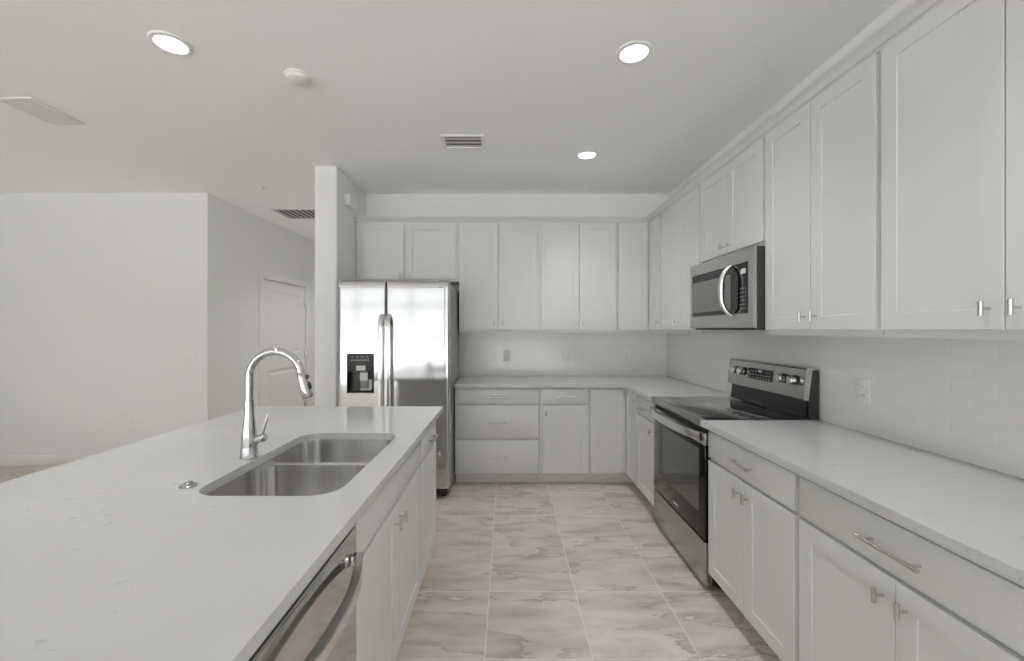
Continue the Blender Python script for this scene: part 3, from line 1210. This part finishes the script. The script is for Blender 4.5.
def panel_y(z):
    return 0.5205 + (z - 1.024) * 0.0135 / 0.158


yc = (RG_Y0 + RG_Y1) / 2
bm = bmn()
xa, xb = yc - 2.742, yc - 2.492
vs = [(xa, 1.080), (xb, 1.080), (xb, 1.148), (xa, 1.148)]
f = ring_verts(bm, [(x, panel_y(z) - 0.0015, z) for x, z in vs])
g2 = ring_verts(bm, [(x, panel_y(z) + 0.004, z) for x, z in vs])
bridge(bm, f, g2); bm.faces.new(f); bm.faces.new(g2[::-1])
ds = obj('clock_display', bm, M['glass_black'], panel, smooth=False)
bm = bmn()
for i in range(3):
    for j in range(8):
        xx = xa + 0.018 + j * 0.028
        zz = 1.088 + i * 0.019
        if i == 2 and 2 < j < 6:
            continue
        yy = panel_y(zz) - 0.0022
        box(bm, xx, xx + 0.011, yy, yy + 0.0006, zz, zz + 0.005)
xx = xa + 0.105
yy = panel_y(1.128) - 0.0024
box(bm, xx, xx + 0.035, yy, yy + 0.0006, 1.127, 1.140)
obj('display_print', bm, M['print'], panel, smooth=False)
for ky in (2.878, 2.800, 2.392, 2.300):
    bm = bmn()
    z = 1.118
    y0 = panel_y(z)
    lathe(bm, [(0.027, y0 - 0.001), (0.027, y0 - 0.008), (0.0245, y0 - 0.010)], (yc - ky, 0, z), 'y', 24)
    kb = obj('knob', bm, M['black'], panel)
    bm = bmn()
    lathe(bm, [(0.0240, y0 - 0.0105), (0.0235, y0 - 0.034), (0.0205, y0 - 0.038)], (yc - ky, 0, z), 'y', 24)
    obj('knob_grip', bm, M['handle'], kb)

# ------------------------------------------------------------------ island (fronts face +x; local x runs away from the camera)
IS_F = -0.451
IS_DEP = 0.565


def island_cab(name, label, y0, y1, hollow=False):
    w = y1 - y0 - 0.002
    c = thing(name, label, 'cabinet', (IS_F, (y0 + y1) / 2, 0), PI / 2)
    base_body(c, w, IS_DEP, hollow=hollow)
    return c, w


c, w = island_cab('door_base_cabinet', 'narrow white island cabinet with drawer and door at its far end', 2.096, 2.578)
slab('drawer', c, -w / 2 + G, w / 2 - 0.02, ZR0, ZR1, (0.0, 0.79, 0.15))
shaker('door', c, -w / 2 + G, w / 2 - 0.02, ZD0, ZD1, (w / 2 - 0.055, 0.648))
c, w = island_cab('sink_base_cabinet', 'white island cabinet with two doors under the sink', 1.193, 2.095, True)
slab('false_drawer_front', c, -w / 2 + G, w / 2 - G, ZR0, ZR1)
shaker('door', c, -w / 2 + G, -0.0015, ZD0, ZD1, (-0.035, 0.648))
shaker('door', c, 0.0015, w / 2 - G, ZD0, ZD1, (0.035, 0.648))

# dishwasher
c = thing('dishwasher', 'stainless dishwasher with bowed bar handle set into the island', 'dishwasher', (-0.425, 0.889, 0), PI / 2)
w = 0.600
bm = bmn(); box(bm, -w / 2 + 0.006, w / 2 - 0.006, 0.036, 0.58, 0.10, 0.868)
box(bm, -w / 2 + 0.006, w / 2 - 0.006, 0.012, 0.0355, 0.8395, 0.868)
obj('body', bm, M['black'], c, smooth=False)
bm = bmn(); box(bm, -w / 2 + 0.006, w / 2 - 0.006, 0.09, 0.11, 0.004, 0.099)
obj('toe_kick', bm, M['black'], c, smooth=False)
bm = bmn(); box(bm, -w / 2, w / 2, 0.0, 0.035, 0.105, 0.838, 0.006, 3)
dd = obj('door', bm, M['steel'], c)
bm = bmn()
pts = []
for i in range(23):
    s = 2 * i / 22 - 1
    pts.append((s * (w / 2 - 0.030), -0.012 - 0.052 * (1 - abs(s) ** 2.4), 0.765))
sweep_rect(bm, pts, 0.030, 0.024, (0, 0, 1))
for sx in (-1, 1):
    box(bm, sx * (w / 2 - 0.042) - 0.012, sx * (w / 2 - 0.042) + 0.012, -0.016, -0.0005, 0.750, 0.780, 0.003)
obj('handle', bm, M['handle'], dd)

# back and end panels that carry the seating overhang
c = thing('kitchen_island', 'white panelled back and near end carrying the island countertop', 'island', (-1.07, 1.27, 0))
bm = bmn(); box(bm, -0.06, 0.0525, -1.30, 1.308, 0.0, 0.8835)
obj('back_panel', bm, M['cabinet'], c, smooth=False)
bm = bmn(); box(bm, 0.053, 0.63, -1.30, -0.686, 0.0, 0.8835)
obj('end_panel', bm, M['cabinet'], c, smooth=False)

# countertop with the sink cut-out
IC = (-1.584, -0.398, -0.05, 2.625)
CUT = (-0.930, -0.497, 1.212, 1.950)
CR = 0.085


def holed_slab(bm, outer, holes, z0, z1, bev=0.0):
    es = []
    loops = []
    for lp in [outer] + holes:
        v = ring_verts(bm, [(p[0], p[1], z1) for p in lp])
        loops.append(v)
        es += [bm.edges.new((v[i], v[(i + 1) % len(v)])) for i in range(len(v))]
    res = bmesh.ops.triangle_fill(bm, use_beauty=True, use_dissolve=False, edges=es)
    top = [f for f in res['geom'] if isinstance(f, bmesh.types.BMFace)]
    low = []
    for v in loops:
        lv = ring_verts(bm, [(q.co.x, q.co.y, z0) for q in v])
        bridge(bm, v, lv)
        low.append(lv)
    mp = {}
    for v, lv in zip(loops, low):
        for a, e in zip(v, lv):
            mp[a] = e
    for f in top:
        bm.faces.new([mp[q] for q in reversed(f.verts)])
    return bm


bm = bmn()
holed_slab(bm, rrect(IC[0], IC[1], IC[2], IC[3], 0.006, 3), [rrect(*CUT, CR, 8)], CT0, CT1)
tag(obj('island_countertop', bm, M['quartz']), 'white quartz island countertop with a sink cut-out at the left', 'countertop')

# sink
c = thing('sink', 'stainless undermount double-bowl sink set into the island countertop', 'sink', ((CUT[0] + CUT[1]) / 2, (CUT[2] + CUT[3]) / 2, CT0 - 0.2))
sx0, sy0, sz0 = c.location
bowls = [(CUT[0] - 0.004, CUT[1] + 0.004, CUT[2] - 0.004, 1.582), (CUT[0] - 0.004, CUT[1] + 0.004, 1.612, CUT[3] + 0.004)]
bm = bmn()
zt = CT0 - 0.0008
holed_slab(bm, rrect(CUT[0] - 0.018, CUT[1] + 0.018, CUT[2] - 0.0058, CUT[3] + 0.02, CR, 8), [rrect(*bw, 0.075, 8) for bw in bowls], zt - 0.002, zt)
obj('flange', bm, M['sink'], c, shift=(-sx0, -sy0, -sz0))
for (x0, x1, y0, y1), depth in zip(bowls, (0.185, 0.185)):
    bm = bmn()
    prev = None
    cx, cy = (x0 + x1) / 2, (y0 + y1) / 2
    zb = zt - depth
    levels = [(0.0, zt - 0.0005), (0.002, zt - 0.02), (0.008, zb + 0.05), (0.014, zb + 0.025), (0.030, zb + 0.008), (0.055, zb)]
    for ins, z in levels:
        r = max(0.02, 0.075 - ins * 0.4)
        v = ring_verts(bm, [(p[0], p[1], z) for p in rrect(x0 + ins, x1 - ins, y0 + ins, y1 - ins, r, 8)])
        if prev:
            bridge(bm, prev, v)
        prev = v
    n = len(prev)
    dr_ = 0.045
    ring = []
    for q in prev:
        a = math.atan2(q.co.y - cy, q.co.x - cx)
        ring.append((cx + dr_ * math.cos(a), cy + dr_ * math.sin(a), zb - 0.006))
    v = ring_verts(bm, ring)
    bridge(bm, prev, v)
    bm.faces.new(v)
    bo = obj('bowl', bm, M['sink'], c, shift=(-sx0, -sy0, -sz0))
    bm = bmn()
    lathe(bm, [(0.044, 0.0), (0.044, 0.004), (0.036, 0.005), (0.033, -0.003), (0.012, -0.003), (0.010, 0.004), (0.003, 0.005)], (cx - sx0, cy - sy0, zb - 0.0055 - sz0))
    obj('drain', bm, M['chrome'], bo)

# faucet
c = thing('faucet', 'tall chrome gooseneck pull-down faucet standing behind the sink', 'faucet', (-0.967, 1.575, CT1))
bm = bmn()
lathe(bm, [(0.031, 0.0005), (0.031, 0.004), (0.0295, 0.006), (0.028, 0.05), (0.0255, 0.09), (0.021, 0.13), (0.0175, 0.17), (0.0158, 0.205), (0.0155, 0.215)], n=32)
obj('base', bm, M['chrome'], c)
bm = bmn()
R = 0.096
AC = (0.098, 0, 0.300)
pts = [(0.002 * 0, 0, 0.2155), (0, 0, 0.24), (0, 0, 0.27)]
for i in range(25):
    a = PI - (PI - 0.20) * i / 24
    pts.append((AC[0] + 0.098 * math.cos(a), 0, AC[2] + 0.098 * math.sin(a)))
tube(bm, pts, 0.0140, 18)
obj('spout', bm, M['chrome'], c)
e = Vector(pts[-1]); t = (Vector(pts[-1]) - Vector(pts[-2])).normalized()
bm = bmn()
q = [e + t * d for d in (0.0005, 0.004, 0.02, 0.06, 0.092, 0.096)]
tube(bm, q, [0.0145, 0.0165, 0.0170, 0.0185, 0.0205, 0.0185], 20)
sh = obj('spray_head', bm, M['chrome'], c)
bm = bmn()
nrm = Vector((t.z * -1, 0, t.x))     # outward, to the right
nrm = Vector((-t.z, 0, t.x)).normalized()
for d, hl in ((0.022, 0.008), (0.056, 0.015)):
    p = e + t * d + nrm * 0.0172
    tube(bm, [p - t * hl, p - t * hl * 0.6, p + t * hl * 0.6, p + t * hl], [0.003, 0.008, 0.008, 0.003], 12)
obj('spray_button', bm, M['black'], sh)
bm = bmn()
q = [e + t * d for d in (0.0965, 0.100)]
tube(bm, q, [0.0165, 0.0150], 20)
obj('aerator', bm, M['greycase'], sh)
bm = bmn()
tube(bm, [(0.020, 0.0, 0.062), (0.030, -0.004, 0.068), (0.062, -0.010, 0.080), (0.068, -0.011, 0.082)], [0.013, 0.0155, 0.0155, 0.012], 20)
hb = obj('handle_barrel', bm, M['chrome'], c)
bm = bmn()
tube(bm, [(0.056, -0.010, 0.090), (0.066, -0.011, 0.125), (0.078, -0.012, 0.165), (0.079, -0.012, 0.168)], [0.0050, 0.0045, 0.0042, 0.003], 12)
obj('lever', bm, M['nickel'], hb)

# round chrome cap in the countertop
c = thing('hole_cover', 'small chrome cap on the island countertop in front of the faucet', 'cap', (-0.975, 1.285, CT1))
bm = bmn(); lathe(bm, [(0.024, 0.0005), (0.024, 0.004), (0.020, 0.0065), (0.012, 0.007)])
obj('cap_rim', bm, M['chrome'], c)
bm = bmn(); lathe(bm, [(0.0115, 0.0072), (0.0115, 0.013), (0.009, 0.0145), (0.003, 0.015)])
obj('cap_button', bm, M['chrome'], c)

# ------------------------------------------------------------------ outlets, switch, chime


def outlet(label, loc, rotz, group=None):
    c = thing('outlet', label, 'outlet', loc, rotz, group)
    bm = bmn(); box(bm, -0.036, 0.036, -0.006, -0.0005, -0.058, 0.058, 0.003)
    obj('cover_plate', bm, M['plate'], c)
    for s in (-1, 1):
        bm = bmn()
        box(bm, -0.017, 0.017, -0.0085, -0.0062, s * 0.02 - 0.013, s * 0.02 + 0.013, 0.001)
        r = obj('receptacle', bm, M['plate'], c)
        bm = bmn()
        box(bm, -0.008, -0.0055, -0.0089, -0.0086, s * 0.02 - 0.004, s * 0.02 + 0.006)
        box(bm, 0.0055, 0.008, -0.0089, -0.0086, s * 0.02 - 0.004, s * 0.02 + 0.006)
        box(bm, -0.002, 0.002, -0.0089, -0.0086, s * 0.02 - 0.011, s * 0.02 - 0.008)
        obj('slot', bm, M['greycase'], r, smooth=False)
    return c


WY = WALL_B - SPL
o1 = outlet('white outlet on the backsplash closest to the refrigerator', (0.0, WY, 1.122), 0)
dup(o1, (0.615, WY, 1.122), 'white outlet in the middle of the back wall backsplash')
dup(o1, (1.243, WY, 1.122), 'white outlet on the back wall backsplash near the right corner')
dup(o1, (WALL_R - SPL, 1.953, 1.110), 'white outlet on the right backsplash between the range and the camera', -PI / 2)
dup(o1, (-3.84, LIV_Y, 0.46), 'white outlet low on the living room wall at left', 0)
c = thing('light_switch', 'white double light switch at the right end of the living room wall', 'switch', (-3.262, LIV_Y, 1.126))
bm = bmn(); box(bm, -0.058, 0.058, -0.006, -0.0005, -0.058, 0.058, 0.003)
obj('cover_plate', bm, M['plate'], c)
for s in (-1, 1):
    bm = bmn(); box(bm, s * 0.023 - 0.016, s * 0.023 + 0.016, -0.010, -0.0062, -0.033, 0.033, 0.002)
    obj('rocker', bm, M['plate'], c)
c = thing('door_chime', 'small white box high on the wall end beside the refrigerator', 'chime', (FIN_X1, 3.86, 2.565), PI / 2)
bm = bmn(); box(bm, -0.085, 0.085, -0.055, -0.0005, -0.05, 0.05, 0.006, 3)
obj('cover', bm, M['plastic'], c)
bm = bmn(); box(bm, -0.06, 0.06, -0.052, -0.008, -0.056, -0.0505, 0.002)
obj('sound_grille', bm, M['plastic'], c)

# ------------------------------------------------------------------ ceiling fixtures
LL = ['recessed ceiling light at upper left, above the island', 'recessed ceiling light above the aisle, nearest the wall cabinets',
      'recessed ceiling light at the far end of the aisle, smallest in view']
c = thing('recessed_light', LL[0], 'light', (-1.648, 2.060, CEIL), 0, 'recessed ceiling lights')
bm = bmn(); lathe(bm, [(0.090, -0.0005), (0.090, -0.004), (0.086, -0.009), (0.070, -0.011), (0.066, -0.004), (0.066, -0.0005)], n=40, cap0=False, cap1=False)
obj('trim_ring', bm, M['plastic'], c)
bm = bmn(); lathe(bm, [(0.0655, -0.001), (0.0655, -0.0035), (0.050, -0.0055), (0.006, -0.006)], n=40)
obj('diffuser', bm, M['lamp'], c)
# the can's own beam: cut off by its baffle
can_d = bpy.data.lights.new('can_beam', 'SPOT')
can_d.energy = CAN_WATTS
can_d.color = (0.99, 0.99, 1.0)
can_d.spot_size = math.radians(112)
can_d.spot_blend = 0.9
can_d.shadow_soft_size = 0.055
can = bpy.data.objects.new('can_beam', can_d)
COL.objects.link(can)
can.parent = c
can.location = (0, 0, -0.012)
light0 = c
dup(light0, (0.643, 2.127, CEIL), LL[1])
dup(light0, (0.643, 3.372, CEIL), LL[2])
for x, y, lb in ((0.643, 0.88, 'unseen recessed light added above the aisle, just over the camera'), (-1.648, 0.60, 'unseen recessed light added above the near end of the island'),
                 (0.2, -1.6, 'unseen recessed light added behind the camera on the right'), (-2.6, -1.6, 'unseen recessed light added behind the camera on the left'),
                 (0.2, -2.9, 'unseen recessed light added near the rear windows on the right'), (-2.6, -2.9, 'unseen recessed light added near the rear windows on the left'),
                 (-4.0, 0.6, 'unseen recessed light added over the living area at far left'), (-4.1, 2.7, 'unseen recessed light added over the living area, near its far wall'), (-1.92, 5.0, 'unseen recessed light added in the hall behind the refrigerator wall'), (-2.30, 5.9, 'unseen recessed light added in the middle of the hall'), (-2.36, 6.9, 'unseen recessed light added at the far end of the hall')):
    dup(light0, (x, y, CEIL), lb)  # out-of-view cans, added to brighten the room and the hall

c = thing('smoke_detector', 'round white smoke detector on the ceiling beside the left recessed light', 'smoke detector', (-1.159, 2.329, CEIL))
bm = bmn(); lathe(bm, [(0.068, -0.0005), (0.068, -0.008), (0.062, -0.010), (0.060, -0.026), (0.048, -0.034), (0.006, -0.036)], n=36)
obj('housing', bm, M['plastic'], c)
bm = bmn(); lathe(bm, [(0.010, -0.0365), (0.010, -0.039), (0.003, -0.040)], (0.012, -0.012, 0), n=16)
obj('test_button', bm, M['plastic'], c)

c = thing('fire_sprinkler', 'tiny white sprinkler on the ceiling near the hall opening', 'sprinkler', (-2.37, 4.10, CEIL))
bm = bmn(); lathe(bm, [(0.030, -0.0005), (0.028, -0.008), (0.012, -0.010), (0.010, -0.03), (0.004, -0.031)], n=20)
obj('escutcheon', bm, M['plastic'], c)
bm = bmn(); lathe(bm, [(0.016, -0.0315), (0.016, -0.034), (0.003, -0.035)], n=20)
obj('deflector', bm, M['nickel'], c)


def register(name, label, cx, cy, lx, ly, n, along, rim=0.026, open_side=True, q=0.33, gap='ventgap'):
    c = thing(name, label, 'vent', (cx, cy, CEIL))
    bm = bmn()
    zz = -0.012
    r = rim
    box(bm, -lx / 2, lx / 2, -ly / 2, -ly / 2 + r, zz, -0.0005, 0.003)
    box(bm, -lx / 2, lx / 2, ly / 2 - r, ly / 2, zz, -0.0005, 0.003)
    box(bm, -lx / 2, -lx / 2 + r, -ly / 2 + r, ly / 2 - r, zz, -0.0005, 0.003)
    box(bm, lx / 2 - r, lx / 2, -ly / 2 + r, ly / 2 - r, zz, -0.0005, 0.003)
    obj('frame', bm, M['plastic'], c)
    bm = bmn(); box(bm, -lx / 2 + r, lx / 2 - r, -ly / 2 + r, ly / 2 - r, -0.0025, -0.0008)
    obj('duct_opening', bm, M[gap], c, smooth=False)
    bm = bmn()
    L0 = (lx if along == 'x' else ly) / 2 - r
    W0 = (ly if along == 'x' else lx) / 2 - r
    pitch = 2 * W0 / n
    for k in range(n):
        m = -W0 + (k + 0.5) * pitch
        hw = q * pitch
        a0, a1 = (-0.013, -0.006) if open_side else (-0.0035, -0.013)
        prof = [(m - hw, a0), (m + hw, a1), (m + hw + 0.0015, a1 + 0.001), (m - hw + 0.0015, a0 + 0.0008)]
        if along == 'x':
            A = ring_verts(bm, [(-L0, p[0], p[1]) for p in prof]); B = ring_verts(bm, [(L0, p[0], p[1]) for p in prof])
        else:
            A = ring_verts(bm, [(p[0], -L0, p[1]) for p in prof]); B = ring_verts(bm, [(p[0], L0, p[1]) for p in prof])
        bridge(bm, A, B); bm.faces.new(A[::-1]); bm.faces.new(B)
    obj('louvers', bm, M['plastic'], c, smooth=False)
    return c


register('air_vent', 'white air vent in the middle of the kitchen ceiling', -0.325, 3.135, 0.32, 0.23, 3, 'x', q=0.40)
register('air_vent', 'white air vent in the ceiling at the left edge', -2.985, 2.70, 0.22, 0.33, 4, 'y')
register('return_air_grille', 'large grey return air grille in the hall ceiling', -2.43, 5.09, 0.64, 0.44, 9, 'y', rim=0.018, open_side=False, q=0.24, gap='returngap')

# things that come in several get a common group
for o in list(COL.objects):
    if o.parent is None and o.get('label'):
        base = o.name.split('.')[0]
        for key, grp in (('outlet', 'wall outlets'), ('wall_cabinet', 'tall wall cabinets'), ('double_door_base_cabinet', 'two-door base cabinets'),
                         ('door_base_cabinet', 'one-door base cabinets'), ('air_vent', 'ceiling air vents'), ('tile_backsplash', 'tile backsplashes'), ('countertop', 'wall-side countertops')):
            if base == key:
                o['group'] = grp
